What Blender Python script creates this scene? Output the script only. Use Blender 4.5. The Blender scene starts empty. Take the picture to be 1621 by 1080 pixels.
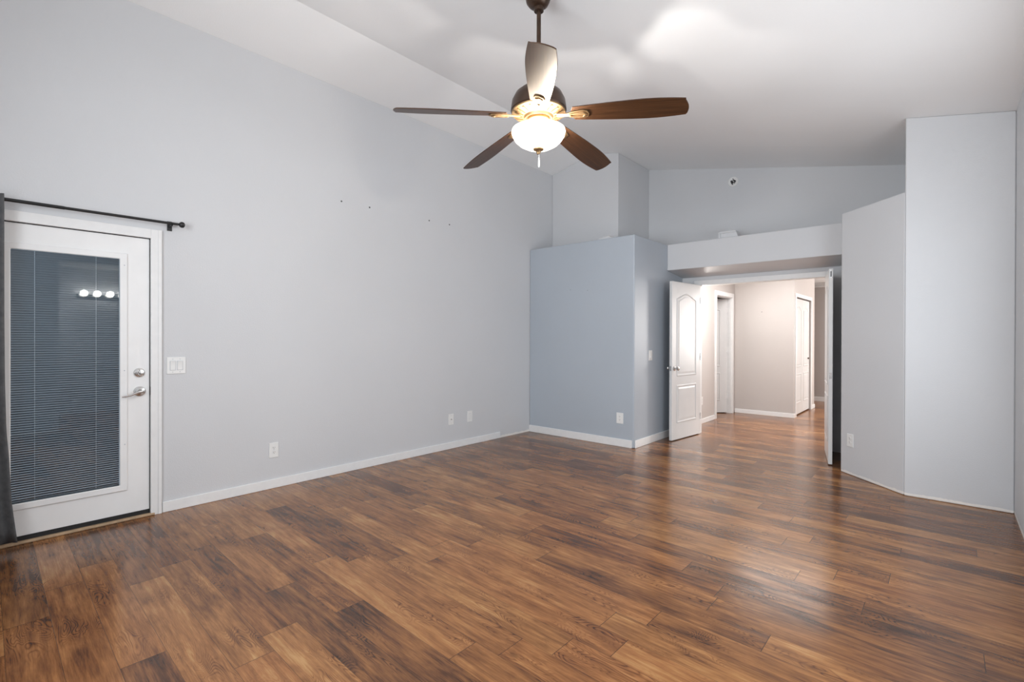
import bpy, bmesh, math, random
from mathutils import Vector, Matrix
random.seed(7)
C = bpy.context.scene.collection
S = bpy.context.scene

# ------------------------------------------------------------------ camera
def make_camera():
    yaw, pit, rol = math.radians(41.62), math.radians(-0.1725), math.radians(0.1477)
    right = Vector((math.cos(yaw), math.sin(yaw), 0)); fwd0 = Vector((-math.sin(yaw), math.cos(yaw), 0)); up0 = Vector((0, 0, 1))
    fwd = fwd0 * math.cos(pit) + up0 * math.sin(pit); up = -fwd0 * math.sin(pit) + up0 * math.cos(pit)
    e1 = right * math.cos(rol) + up * math.sin(rol); e2 = -right * math.sin(rol) + up * math.cos(rol)
    cd = bpy.data.cameras.new('camera'); co = bpy.data.objects.new('camera', cd); C.objects.link(co)
    m = Matrix((e1, e2, -fwd)).transposed().to_4x4(); m.translation = Vector((0, 0, 1.30))
    co.matrix_world = m
    cd.sensor_fit = 'HORIZONTAL'; cd.sensor_width = 36.0; cd.lens = 36.0 * 776.89 / 1621
    cd.shift_y = -(540 - 536.67) / 1621; cd.clip_start = 0.02; cd.clip_end = 100
    S.camera = co
make_camera()

# ------------------------------------------------------------------ world, lights, exposure
S.view_settings.view_transform = 'Standard'; S.view_settings.look = 'None'
S.view_settings.gamma = 1.0; S.view_settings.exposure = 0.14
w = bpy.data.worlds.new('world'); S.world = w; w.use_nodes = True
w.node_tree.nodes['Background'].inputs[0].default_value = (0.75, 0.86, 1.0, 1)
w.node_tree.nodes['Background'].inputs[1].default_value = 0.35

def area(name, loc, target, sx, sy, power, col=(1, 1, 1), spread=180):
    l = bpy.data.lights.new(name, 'AREA'); l.shape = 'RECTANGLE'; l.size = sx; l.size_y = sy
    l.energy = power; l.color = col; l.spread = math.radians(spread)
    o = bpy.data.objects.new(name, l); C.objects.link(o); o.location = loc
    o.rotation_euler = (Vector(target) - Vector(loc)).to_track_quat('-Z', 'Y').to_euler()
    return o
def point(name, loc, power, col=(1, 1, 1), r=0.03):
    l = bpy.data.lights.new(name, 'POINT'); l.energy = power; l.color = col; l.shadow_soft_size = r
    o = bpy.data.objects.new(name, l); C.objects.link(o); o.location = loc
    return o
# added fill at the rear wall, standing in for bounced flash and ambient
area('fill_light_rear', (-1.5, -0.93, 1.85), (-1.5, 5, 1.95), 2.2, 1.5, 84, (0.90, 0.955, 1.0), 156)
# added fill at the right wall, out of frame, evening out the room
area('fill_light_right', (0.385, 3.25, 1.50), (-4, 3.25, 1.50), 2.0, 1.3, 42, (0.89, 0.95, 1.0))
# bathroom light through the opening in the right wall
area('bath_ceiling_light', (1.3, 0.58, 2.43), (1.3, 0.58, 0), 0.8, 0.6, 35, (0.98, 0.99, 1.0))
# hallway: ceiling lights and the far room
area('hall_ceiling_light', (-1.35, 7.75, 2.42), (-1.35, 7.75, 0), 2.2, 1.7, 50, (1.0, 0.98, 0.96))
area('far_room_daylight', (0.2, 11.6, 1.5), (-1.7, 8.2, 0.9), 0.9, 1.5, 105, (1.0, 0.96, 0.92))

# ------------------------------------------------------------------ helpers
class MB:
    def __init__(s): s.bm = bmesh.new()
    def box(s, x0, x1, y0, y1, z0, z1, mat=None):
        r = bmesh.ops.create_cube(s.bm, size=1)
        for v in r['verts']:
            p = Vector(((x0 + x1) / 2 + v.co.x * (x1 - x0), (y0 + y1) / 2 + v.co.y * (y1 - y0), (z0 + z1) / 2 + v.co.z * (z1 - z0)))
            v.co = mat @ p if mat else p
        return s
    def prism(s, poly, axis, a, b, mat=None):
        """poly in the two other axes (order x<y<z), extruded along axis from a to b"""
        def mk(p, t):
            q = {'x': (t, p[0], p[1]), 'y': (p[0], t, p[1]), 'z': (p[0], p[1], t)}[axis]
            return mat @ Vector(q) if mat else Vector(q)
        A = [s.bm.verts.new(mk(p, a)) for p in poly]; B = [s.bm.verts.new(mk(p, b)) for p in poly]
        n = len(poly); s.bm.faces.new(A); s.bm.faces.new(B[::-1])
        for i in range(n): s.bm.faces.new((A[i], A[(i + 1) % n], B[(i + 1) % n], B[i]))
        return s
    def ring(s, outer, inner, axis, a, b, mat=None):
        """frame between two polygons with the same vertex count"""
        def mk(p, t):
            q = {'x': (t, p[0], p[1]), 'y': (p[0], t, p[1]), 'z': (p[0], p[1], t)}[axis]
            return mat @ Vector(q) if mat else Vector(q)
        R = [[s.bm.verts.new(mk(p, t)) for p in P] for P in (outer, inner) for t in (a, b)]
        oa, ob, ia, ib = R; n = len(outer)
        for i in range(n):
            j = (i + 1) % n
            s.bm.faces.new((oa[i], oa[j], ia[j], ia[i])); s.bm.faces.new((ob[j], ob[i], ib[i], ib[j]))
            s.bm.faces.new((oa[j], oa[i], ob[i], ob[j])); s.bm.faces.new((ia[i], ia[j], ib[j], ib[i]))
        return s
    def lathe(s, prof, c=(0, 0, 0), ax='z', n=32, mat=None):
        """prof: (radius, height) list"""
        c = Vector(c); rings = []
        def pt(r, h, k):
            a = 2 * math.pi * k / n; x, y = r * math.cos(a), r * math.sin(a)
            q = {'z': Vector((x, y, h)), 'x': Vector((h, x, y)), 'y': Vector((x, h, y))}[ax] + c
            return mat @ q if mat else q
        for r, h in prof:
            rings.append([s.bm.verts.new(pt(r, h, 0))] if r < 1e-6 else [s.bm.verts.new(pt(r, h, k)) for k in range(n)])
        for A, B in zip(rings, rings[1:]):
            for k in range(n):
                j = (k + 1) % n
                if len(A) == 1 and len(B) == 1: continue
                if len(A) == 1: s.bm.faces.new((A[0], B[j], B[k]))
                elif len(B) == 1: s.bm.faces.new((A[k], A[j], B[0]))
                else: s.bm.faces.new((A[k], A[j], B[j], B[k]))
        if len(rings[0]) > 1: s.bm.faces.new(rings[0][::-1])
        if len(rings[-1]) > 1: s.bm.faces.new(rings[-1])
        return s
    def tube(s, pts, r, n=10, closed=False, flat=1.0):
        pts = [Vector(p) for p in pts]; m = len(pts); rings = []
        rr = r if isinstance(r, (list, tuple)) else [r] * m
        for i, p in enumerate(pts):
            if closed: d = pts[(i + 1) % m] - pts[i - 1]
            else: d = pts[min(i + 1, m - 1)] - pts[max(i - 1, 0)]
            d.normalize(); ref = Vector((0, 0, 1)) if abs(d.z) < 0.9 else Vector((1, 0, 0))
            e = d.cross(ref).normalized(); f = e.cross(d).normalized()
            rings.append([s.bm.verts.new(p + (e * math.cos(2 * math.pi * k / n) + f * math.sin(2 * math.pi * k / n) * flat) * rr[i]) for k in range(n)])
        for i in range(m if closed else m - 1):
            A, B = rings[i], rings[(i + 1) % m]
            for k in range(n):
                j = (k + 1) % n; s.bm.faces.new((A[k], A[j], B[j], B[k]))
        if not closed: s.bm.faces.new(rings[0][::-1]); s.bm.faces.new(rings[-1])
        return s

def wloc(p):
    v = Vector((0, 0, 0))
    while p: v = v + p.location; p = p.parent
    return v
def obj(name, mb, mat, parent=None, local=False, bevel=0, seg=2, smooth=False, label=None):
    bm = mb.bm
    bmesh.ops.recalc_face_normals(bm, faces=bm.faces)
    if parent is None:
        xs = [v.co for v in bm.verts]
        o0 = Vector(((min(v.x for v in xs) + max(v.x for v in xs)) / 2, (min(v.y for v in xs) + max(v.y for v in xs)) / 2, min(v.z for v in xs)))
    else: o0 = Vector((0, 0, 0)) if local else wloc(parent)
    for v in bm.verts: v.co -= o0
    me = bpy.data.meshes.new(name); bm.to_mesh(me); bm.free()
    for f in me.polygons: f.use_smooth = smooth or bevel > 0
    o = bpy.data.objects.new(name, me); C.objects.link(o); me.materials.append(mat)
    if parent is None: o.location = o0
    else: o.parent = parent
    if bevel:
        m = o.modifiers.new('bevel', 'BEVEL'); m.width = bevel; m.segments = seg; m.limit_method = 'ANGLE'; m.angle_limit = math.radians(35)
        m.harden_normals = True
    elif smooth:
        try: me.set_sharp_from_angle(angle=math.radians(38))
        except Exception: pass
    if label: o['label'] = label
    return o
def tag(o, label, cat, group=None):
    o['label'] = label; o['category'] = cat
    if group: o['group'] = group
    return o
def struct(o, label=None, cat=None):
    o['kind'] = 'structure'
    if label: o['label'] = label
    if cat: o['category'] = cat
    return o
def empty(name, loc, rz=0):
    o = bpy.data.objects.new(name, None); C.objects.link(o); o.location = loc; o.rotation_euler = (0, 0, rz); o.empty_display_size = 0.1
    return o

# ------------------------------------------------------------------ materials
class NT:
    def __init__(s, name):
        s.m = bpy.data.materials.new(name); s.m.use_nodes = True; s.t = s.m.node_tree; s.b = s.t.nodes['Principled BSDF']
    def n(s, typ, **kw):
        nd = s.t.nodes.new(typ)
        for k, v in kw.items(): setattr(nd, k, v)
        return nd
    def lk(s, a, b): s.t.links.new(a, b)
    def put(s, sock, v):
        if isinstance(v, bpy.types.NodeSocket): s.lk(v, sock)
        else: sock.default_value = v
    def math(s, op, a, b=0.0, c=None, clamp=False):
        nd = s.n('ShaderNodeMath', operation=op, use_clamp=clamp); s.put(nd.inputs[0], a); s.put(nd.inputs[1], b)
        if c is not None: s.put(nd.inputs[2], c)
        return nd.outputs[0]
    def comb(s, x, y, z=0.0):
        nd = s.n('ShaderNodeCombineXYZ'); s.put(nd.inputs[0], x); s.put(nd.inputs[1], y); s.put(nd.inputs[2], z); return nd.outputs[0]
    def noise(s, vec, scale, detail=3, rough=0.5, dist=0.0):
        nd = s.n('ShaderNodeTexNoise'); s.put(nd.inputs['Vector'], vec); nd.inputs['Scale'].default_value = scale
        nd.inputs['Detail'].default_value = detail; nd.inputs['Roughness'].default_value = rough; nd.inputs['Distortion'].default_value = dist
        return nd.outputs[0]
    def white(s, vec):
        nd = s.n('ShaderNodeTexWhiteNoise', noise_dimensions='3D'); s.put(nd.inputs['Vector'], vec); return nd.outputs['Value']
    def ramp(s, f, stops, interp='LINEAR'):
        nd = s.n('ShaderNodeValToRGB'); s.put(nd.inputs[0], f); e = nd.color_ramp.elements; nd.color_ramp.interpolation = interp
        e[0].position, e[0].color = stops[0][0], (*stops[0][1], 1); e[1].position, e[1].color = stops[-1][0], (*stops[-1][1], 1)
        for p, c in stops[1:-1]: k = e.new(p); k.color = (*c, 1)
        return nd.outputs[0]
    def mix(s, f, a, b, blend='MIX'):
        nd = s.n('ShaderNodeMix', data_type='RGBA', blend_type=blend); s.put(nd.inputs[0], f); s.put(nd.inputs[6], a); s.put(nd.inputs[7], b); return nd.outputs[2]
    def bump(s, h, strength, dist):
        nd = s.n('ShaderNodeBump'); s.put(nd.inputs['Height'], h); nd.inputs['Strength'].default_value = strength; nd.inputs['Distance'].default_value = dist
        s.lk(nd.outputs[0], s.b.inputs['Normal'])
    def pos(s): return s.n('ShaderNodeNewGeometry').outputs['Position']
    def objc(s): return s.n('ShaderNodeTexCoord').outputs['Object']

def solid(name, col, rough=0.5, metal=0.0, spec=0.5, var=0.0, vscale=20, bump=0.0, bscale=200, coat=0.0):
    k = NT(name); b = k.b
    b.inputs['Base Color'].default_value = (*col, 1); b.inputs['Roughness'].default_value = rough; b.inputs['Metallic'].default_value = metal
    b.inputs['Specular IOR Level'].default_value = spec; b.inputs['Coat Weight'].default_value = coat
    if var:
        n = k.noise(k.objc(), vscale, 4)
        k.lk(k.ramp(n, [(0.3, tuple(c * (1 - var) for c in col)), (0.7, tuple(min(1, c * (1 + var)) for c in col))]), b.inputs['Base Color'])
    if bump: k.bump(k.noise(k.objc(), bscale, 3), bump, 0.002)
    return k.m
def paint(name, col, rough=0.55, spec=0.35, tex=0.25, ragged=False, bscale=110):
    k = NT(name); b = k.b; p = k.pos()
    big = k.noise(p, 1.3, 3)
    c = k.ramp(big, [(0.3, tuple(x * 0.985 for x in col)), (0.7, tuple(min(1, x * 1.015) for x in col))])
    if ragged:   # bare unpainted strip left where a baseboard was pulled off
        sp = k.n('ShaderNodeSeparateXYZ'); k.lk(p, sp.inputs[0])
        lim = k.math('ADD', k.math('MULTIPLY', k.noise(p, 9, 5, 0.7), 0.045), 0.004)
        f = k.math('LESS_THAN', sp.outputs[2], lim)
        c = k.mix(f, c, (0.82, 0.80, 0.77, 1))
    k.lk(c, b.inputs['Base Color']); b.inputs['Roughness'].default_value = rough; b.inputs['Specular IOR Level'].default_value = spec
    k.bump(k.noise(p, bscale, 2, 0.6), tex, 0.003)
    return k.m
M = {}
GREY = (0.625, 0.632, 0.650)
M['wall'] = paint('wall_paint_light_grey', GREY)
M['wall_ragged'] = paint('wall_paint_light_grey_bare_edge', GREY, ragged=True)
M['blue'] = paint('wall_paint_slate_blue', (0.43, 0.475, 0.53), rough=0.42, spec=0.5, ragged=False)
M['ceil'] = paint('ceiling_paint_white', (0.90, 0.90, 0.90), rough=0.7, tex=0.2)
M['beige'] = paint('hall_paint_beige', (0.515, 0.475, 0.455), rough=0.4, spec=0.5, tex=0.1)
M['trim'] = solid('trim_white_paint', (0.80, 0.80, 0.80), 0.35, var=0.02)
M['door'] = solid('door_white_paint', (0.70, 0.70, 0.70), 0.32, var=0.02, vscale=6)
M['plastic'] = solid('white_plastic', (0.80, 0.80, 0.79), 0.35, var=0.01)
M['plastic_grey'] = solid('grey_plastic', (0.50, 0.52, 0.56), 0.5, var=0.05)
M['pale'] = solid('pale_grey_plastic', (0.62, 0.63, 0.65), 0.4, var=0.03)
M['dark'] = solid('dark_slot', (0.02, 0.02, 0.022), 0.6, var=0.2)
M['door_patio'] = solid('patio_door_white_paint', (0.84, 0.84, 0.84), 0.32, var=0.02, vscale=6)
M['nickel'] = solid('satin_nickel', (0.62, 0.61, 0.60), 0.2, metal=1.0, var=0.04, vscale=40)
M['black'] = solid('black_metal', (0.008, 0.008, 0.009), 0.4, var=0.2)
M['rubber'] = solid('black_rubber', (0.012, 0.012, 0.013), 0.7, var=0.2)
M['sill'] = solid('bare_wood_sill', (0.42, 0.29, 0.18), 0.6, var=0.25, vscale=14)
M['curtain'] = solid('charcoal_cloth', (0.105, 0.105, 0.108), 0.9, spec=0.2, var=0.15, vscale=30, bump=0.3, bscale=400)
M['bronze'] = solid('dark_bronze', (0.065, 0.038, 0.025), 0.35, metal=0.6, var=0.2)
M['brass'] = solid('aged_brass', (0.34, 0.22, 0.11), 0.42, metal=0.85, var=0.15)
M['crystal'] = solid('clear_crystal', (0.85, 0.85, 0.86), 0.1, var=0.02)
M['slat'] = solid('blind_slat_slate', (0.105, 0.145, 0.180), 0.5, var=0.06)
M['cord'] = solid('blind_cord', (0.55, 0.60, 0.64), 0.7, var=0.05)
def emit(name, col, strength):
    k = NT(name); b = k.b; b.inputs['Base Color'].default_value = (0.9, 0.88, 0.84, 1); b.inputs['Roughness'].default_value = 0.3
    n = k.noise(k.objc(), 6, 2); c = k.ramp(n, [(0.2, tuple(x * 0.96 for x in col)), (0.8, col)])
    k.lk(c, b.inputs['Emission Color']); b.inputs['Emission Strength'].default_value = strength
    return k.m
def bowl_glass():
    m = emit('frosted_lit_glass', (1.0, 0.93, 0.82), 2.2); t = m.node_tree; b = t.nodes['Principled BSDF']
    out = [n for n in t.nodes if n.type == 'OUTPUT_MATERIAL'][0]
    tr = t.nodes.new('ShaderNodeBsdfTransparent'); tr.inputs[0].default_value = (1.0, 0.97, 0.92, 1)
    mx = t.nodes.new('ShaderNodeMixShader'); mx.inputs[0].default_value = 0.30
    t.links.new(tr.outputs[0], mx.inputs[1]); t.links.new(b.outputs[0], mx.inputs[2]); t.links.new(mx.outputs[0], out.inputs[0])
    return m
M['bowl'] = bowl_glass()
M['bulb'] = emit('lit_globe_bulb', (1.0, 0.96, 0.90), 16.0)
M['sconce'] = emit('lit_sconce_glass', (1.0, 0.95, 0.88), 160.0)
def glass():
    k = NT('window_glass'); t = k.t; t.nodes.remove(k.b)
    out = [n for n in t.nodes if n.type == 'OUTPUT_MATERIAL'][0]
    tr = k.n('ShaderNodeBsdfTransparent'); tr.inputs[0].default_value = (0.90, 0.94, 0.96, 1)
    gl = k.n('ShaderNodeBsdfGlossy'); gl.inputs['Roughness'].default_value = 0.015
    fr = k.n('ShaderNodeFresnel'); fr.inputs[0].default_value = 1.6
    nz = k.noise(k.objc(), 3, 1); f2 = k.math('MULTIPLY', fr.outputs[0], k.math('ADD', 1.15, k.math('MULTIPLY', nz, 0.1)), clamp=True)
    mx = k.n('ShaderNodeMixShader'); k.lk(f2, mx.inputs[0]); k.lk(tr.outputs[0], mx.inputs[1]); k.lk(gl.outputs[0], mx.inputs[2]); k.lk(mx.outputs[0], out.inputs[0])
    return k.m
M['glass'] = glass()
def blade_wood():
    k = NT('blade_walnut'); b = k.b; p = k.objc()
    mp = k.n('ShaderNodeMapping'); mp.inputs['Scale'].default_value = (1.5, 40, 10); k.lk(p, mp.inputs[0])
    n = k.noise(mp.outputs[0], 2.0, 5, 0.6)
    k.lk(k.ramp(n, [(0.3, (0.034, 0.014, 0.006)), (0.55, (0.060, 0.025, 0.010)), (0.75, (0.090, 0.040, 0.017))]), b.inputs['Base Color'])
    b.inputs['Roughness'].default_value = 0.36; b.inputs['Specular IOR Level'].default_value = 0.45
    return k.m
M['blade'] = blade_wood()
def floor_mat():
    k = NT('floor_laminate_planks'); b = k.b
    sp = k.n('ShaderNodeSeparateXYZ'); k.lk(k.pos(), sp.inputs[0]); X, Y = sp.outputs[0], sp.outputs[1]
    W, L = 0.1525, 1.22
    yy = k.math('ADD', Y, k.math('MULTIPLY', k.math('ADD', X, 4.17), 0.022))
    t = k.math('DIVIDE', k.math('SUBTRACT', yy, 0.302), W); row = k.math('FLOOR', t); fy = k.math('FRACT', t)
    off = k.white(k.comb(row, 3.7, 1.1))
    s = k.math('ADD', k.math('DIVIDE', X, L), k.math('MULTIPLY', off, 7.0)); col = k.math('FLOOR', s); fx = k.math('FRACT', s)
    rid = k.white(k.comb(row, col, 5.0)); rid2 = k.white(k.comb(row, col, 9.0)); rid3 = k.white(k.comb(row, col, 13.0))
    ox = k.math('MULTIPLY', rid2, 31.0); oy = k.math('MULTIPLY', rid3, 17.0)
    lx = k.math('ADD', X, ox); ly = k.math('ADD', yy, oy)
    blotch = k.noise(k.comb(k.math('MULTIPLY', lx, 1.0), k.math('MULTIPLY', ly, 3.2)), 2.6, 4, 0.6, 0.6)
    streak = k.noise(k.comb(k.math('MULTIPLY', lx, 1.0), k.math('MULTIPLY', ly, 14.0)), 3.0, 5, 0.65, 0.3)
    fine = k.noise(k.comb(k.math('MULTIPLY', lx, 6.0), k.math('MULTIPLY', ly, 120.0)), 2.0, 3, 0.6)
    # cathedral grain rings, only in patches of some planks
    field = k.noise(k.comb(k.math('MULTIPLY', lx, 1.2), k.math('MULTIPLY', ly, 5.0)), 1.7, 2, 0.45, 0.4)
    ringw = k.math('PINGPONG', k.math('MULTIPLY', field, 46.0), 0.5)
    ringl = k.math('SMOOTH_MIN', k.math('MULTIPLY', k.math('POWER', k.math('MULTIPLY', ringw, 2.0), 3.0), 1.0), 1.0, 0.1)
    patch = k.n('ShaderNodeMapRange'); k.lk(k.noise(k.comb(lx, k.math('MULTIPLY', ly, 2.0)), 2.2, 2), patch.inputs[0])
    patch.inputs[1].default_value = 0.49; patch.inputs[2].default_value = 0.62
    rings = k.math('MULTIPLY', ringl, patch.outputs[0])
    # base tone
    v = k.math('ADD', k.math('MULTIPLY', k.math('SUBTRACT', rid, 0.5), 0.42), k.math('MULTIPLY', k.math('SUBTRACT', blotch, 0.5), 1.0))
    v = k.math('ADD', v, k.math('MULTIPLY', k.math('SUBTRACT', streak, 0.5), 1.15))
    v = k.math('ADD', v, k.math('MULTIPLY', k.math('SUBTRACT', fine, 0.5), 0.50))
    v = k.math('SUBTRACT', k.math('ADD', v, 0.54), k.math('MULTIPLY', rings, 0.40))
    c = k.ramp(v, [(0.02, (0.032, 0.014, 0.008)), (0.25, (0.098, 0.041, 0.019)), (0.5, (0.204, 0.086, 0.031)), (0.75, (0.312, 0.143, 0.051)), (1.0, (0.43, 0.235, 0.095))])
    red = k.mix(k.math('MULTIPLY', rid3, 0.5), c, (0.95, 0.80, 0.78, 1), 'MULTIPLY')
    # knots
    kn = k.n('ShaderNodeTexVoronoi'); k.lk(k.comb(k.math('MULTIPLY', lx, 1.0), k.math('MULTIPLY', ly, 2.0)), kn.inputs['Vector']); kn.inputs['Scale'].default_value = 2.4
    knd = k.n('ShaderNodeMapRange'); k.lk(k.math('ADD', kn.outputs['Distance'], k.math('MULTIPLY', fine, 0.05)), knd.inputs[0]); knd.inputs[1].default_value = 0.03; knd.inputs[2].default_value = 0.11
    knd.inputs[3].default_value = 0.35; knd.inputs[4].default_value = 1.0
    c2 = k.mix(1.0, red, k.comb(knd.outputs[0], knd.outputs[0], knd.outputs[0]), 'MULTIPLY')
    # seams
    ey = k.math('MULTIPLY', k.math('MINIMUM', fy, k.math('SUBTRACT', 1.0, fy)), W)
    ex = k.math('MULTIPLY', k.math('MINIMUM', fx, k.math('SUBTRACT', 1.0, fx)), L)
    seam = k.math('MAXIMUM', k.math('MULTIPLY', k.math('LESS_THAN', ey, 0.0011), 0.55), k.math('MULTIPLY', k.math('LESS_THAN', ex, 0.0014), 0.8))
    # cross-seam where the hall floor starts
    cs = k.math('LESS_THAN', k.math('ABSOLUTE', k.math('SUBTRACT', Y, 6.615)), 0.009)
    seam = k.math('MAXIMUM', seam, k.math('MULTIPLY', cs, 0.8))
    c3 = k.mix(seam, c2, (0.020, 0.009, 0.005, 1))
    k.lk(c3, b.inputs['Base Color'])
    r = k.math('ADD', 0.20, k.math('MULTIPLY', k.math('SUBTRACT', 0.6, streak), 0.14)); k.lk(r, b.inputs['Roughness'])
    b.inputs['Specular IOR Level'].default_value = 0.42
    h = k.math('SUBTRACT', k.math('MULTIPLY', k.math('ADD', k.math('MULTIPLY', rings, -0.6), k.math('MULTIPLY', streak, 0.5)), 0.4), k.math('MULTIPLY', seam, 1.0))
    k.bump(h, 0.22, 0.0015)
    return k.m
M['floor'] = floor_mat()

# ------------------------------------------------------------------ room shell
UL, UR = -4.334, 0.373
VF = 5.245; VH = 6.145; VW = 6.645; VK = 5.756
UB = -2.748; UCOL = -3.252; RX = -3.6576; RZ = 3.8195; LEDGE = 2.514
def ceil_z(x): return 3.7358 - 0.2061 * (x + 3.2518) if x > RX else RZ - 0.22 * (RX - x)
def gable(x0, x1, z0):
    p = [(x0, z0), (x1, z0), (x1, ceil_z(x1))]
    if x0 < RX < x1: p.append((RX, RZ))
    return p + [(x0, ceil_z(x0))]

struct(obj('floor', MB().box(-4.55, 2.6, -1.15, 12.0, -0.12, 0.0), M['floor']), 'brown wood-look laminate plank floor', 'floor')
cm = MB(); x0, x1 = UL - 0.18, UR + 0.16
cm.prism([(x0, ceil_z(x0)), (RX, RZ), (x1, ceil_z(x1)), (x1, ceil_z(x1) + 0.12), (RX, RZ + 0.12), (x0, ceil_z(x0) + 0.12)], 'y', -1.1, VW + 0.12)
struct(obj('ceiling', cm, M['ceil']), 'white vaulted ceiling with a ridge', 'ceiling')
# left wall with the patio door opening (y 0.0..0.945, z..2.02)
wl = MB(); o0, o1, oz = 0.0, 0.945, 2.03; T = 0.16
wl.box(UL - T, UL, -1.1, o0, 0, 3.67).box(UL - T, UL, o1, VW, 0, 3.67).box(UL - T, UL, o0, o1, oz, 3.67)
struct(obj('wall_left', wl, M['wall_ragged']), 'long light grey wall with the patio door', 'wall')
# back wall with the double-door opening
bx0, bx1, bz = -2.535, -1.045, 2.022
wb = MB().prism(gable(UL, bx0, 0), 'y', VW, VW + 0.11).prism(gable(bx0, bx1, bz), 'y', VW, VW + 0.11).prism(gable(bx1, UR + 0.15, 0), 'y', VW, VW + 0.11)
struct(obj('wall_back', wb, M['wall']), 'light grey back wall above the double doors', 'wall')
# plant-shelf partition painted slate blue, and the grey chase rising from it
struct(obj('wall_partition', MB().box(UL, UB, VF, VW, 0, LEDGE), M['blue'], bevel=0.014, seg=3), 'slate blue partition block beside the double doors', 'wall')
struct(obj('wall_column', MB().prism(gable(UL, UCOL, LEDGE), 'y', VK, VW), M['wall'], bevel=0.008), 'light grey chase rising above the blue partition', 'wall')
# header shelf over the doors, its soffit falling slightly towards the door wall
struct(obj('wall_header', MB().prism([(VH, 2.180), (VW, 2.120), (VW, LEDGE), (VH, LEDGE)], 'x', UB, -0.7776), M['wall'], bevel=0.006), 'light grey boxed header over the double doors', 'wall')
# angled half-height block and full-height block on the right
struct(obj('wall_angled', MB().prism([(-0.7776, 5.709), (-0.2686, 5.195), (-0.2686, VW), (-0.7776, VW)], 'z', 0, LEDGE), M['wall_ragged'], bevel=0.010, seg=3), 'angled light grey wall right of the doors', 'wall')
struct(obj('wall_corner', MB().prism(gable(-0.2686, UR, 0), 'y', 5.190, VW), M['wall_ragged'], bevel=0.010, seg=3), 'tall light grey wall in the right corner', 'wall')
# right wall with an opening to the bathroom
wr = MB(); q0, q1, qz = 0.90, 1.95, 2.35; RT = 0.15; rz = ceil_z(UR)
e0, e1, ez0, ez1 = 2.2, 4.3, 0.8, 2.2
wr.box(UR, UR + RT, -1.1, q0, 0, rz).box(UR, UR + RT, q1, e0, 0, rz).box(UR, UR + RT, q0, q1, qz, rz)
wr.box(UR, UR + RT, e1, VW, 0, rz).box(UR, UR + RT, e0, e1, 0, ez0).box(UR, UR + RT, e0, e1, ez1, rz)
struct(obj('wall_right', wr, M['wall_ragged']), 'light grey wall at the right edge', 'wall')
# rear wall: wide opening for an added, unseen window that suits the fill light
re = MB(); f0, f1, g0, g1 = -2.65, -0.35, 1.05, 2.65
re.prism(gable(UL, f0, 0), 'y', -1.1, -0.95).prism(gable(f0, f1, g1), 'y', -1.1, -0.95).prism(gable(f1, UR, 0), 'y', -1.1, -0.95).box(f0, f1, -1.1, -0.95, 0, g0)
struct(obj('wall_rear', re, M['wall']), 'wall with an added wide window behind the viewpoint', 'wall')
wn = MB().ring([(f0, g0), (f1, g0), (f1, g1), (f0, g1)], [(f0 + .06, g0 + .06), (f1 - .06, g0 + .06), (f1 - .06, g1 - .06), (f0 + .06, g1 - .06)], 'y', -1.06, -0.99)
wn.box(-1.53, -1.47, -1.06, -0.99, g0 + .06, g1 - .06)
win = struct(obj('window_added_1', wn, M['trim']), 'wide white unseen window added in the rear wall for the fill light', 'window')
obj('window_pane', MB().box(f0 + .06, f1 - .06, -1.03, -1.024, g0 + .06, g1 - .06), M['glass'], win)

wn = MB().ring([(e0, ez0), (e1, ez0), (e1, ez1), (e0, ez1)], [(e0 + .05, ez0 + .05), (e1 - .05, ez0 + .05), (e1 - .05, ez1 - .05), (e0 + .05, ez1 - .05)], 'x', UR + .06, UR + .12)
wn.box(UR + .06, UR + .12, 3.22, 3.28, ez0 + .05, ez1 - .05)
win2 = struct(obj('window_added_2', wn, M['trim']), 'white unseen window added in the right wall for the fill light', 'window')  # unseen window, added to go with the right-hand fill light
obj('window_pane', MB().box(UR + .09, UR + .096, e0 + .05, e1 - .05, ez0 + .05, ez1 - .05), M['glass'], win2)

# bathroom beyond the right wall (seen only as a reflection in the patio door glass)
bt = 0.1
bath = MB().box(2.25, 2.25 + bt, 0.2, 2.1, 0, 2.45).box(UR + RT, 2.35, 0.1, 0.2, 0, 2.45).box(UR + RT, 2.35, 2.1, 2.2, 0, 2.45)
struct(obj('wall_bath', bath, M['wall']), 'bathroom walls beyond the right wall', 'wall')
struct(obj('ceiling_bath', MB().box(UR + RT, 2.35, 0.1, 2.2, 2.45, 2.55), M['ceil']), 'bathroom ceiling', 'ceiling')

# hallway behind the double doors
HL = -2.79; HZ = 2.44
hl = MB().box(HL - .11, HL, VW + .11, 8.083, 0, HZ).box(HL - .11, HL, 8.083, 8.845, 1.995, HZ).box(HL - .11, HL, 8.845, 9.0, 0, HZ)
struct(obj('wall_hall_left', hl, M['beige']), 'beige hallway wall on the left with a doorway', 'wall')
struct(obj('wall_hall_back', MB().box(-2.9, -1.87, 9.0, 9.1, 0, HZ).box(-4.0, -2.9, 9.0, 9.1, 0, HZ), M['beige']), 'beige wall at the back of the hallway', 'wall')
hs = MB().box(-1.98, -1.87, 9.1, 9.13, 0, HZ).box(-1.98, -1.87, 9.13, 10.30, 1.985, HZ).box(-1.98, -1.87, 10.30, 10.62, 0, HZ)
struct(obj('wall_hall_closet', hs, M['beige']), 'beige closet wall running down the hallway', 'wall')
struct(obj('wall_hall_far', MB().box(-5.0, 2.6, 11.77, 11.87, 0, HZ), M['beige']), 'beige wall at the far end of the hallway', 'wall')
struct(obj('wall_hall_right', MB().box(0.95, 1.06, VW + .11, 11.77, 0, HZ), M['beige']), 'beige hallway wall on the right', 'wall')
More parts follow.
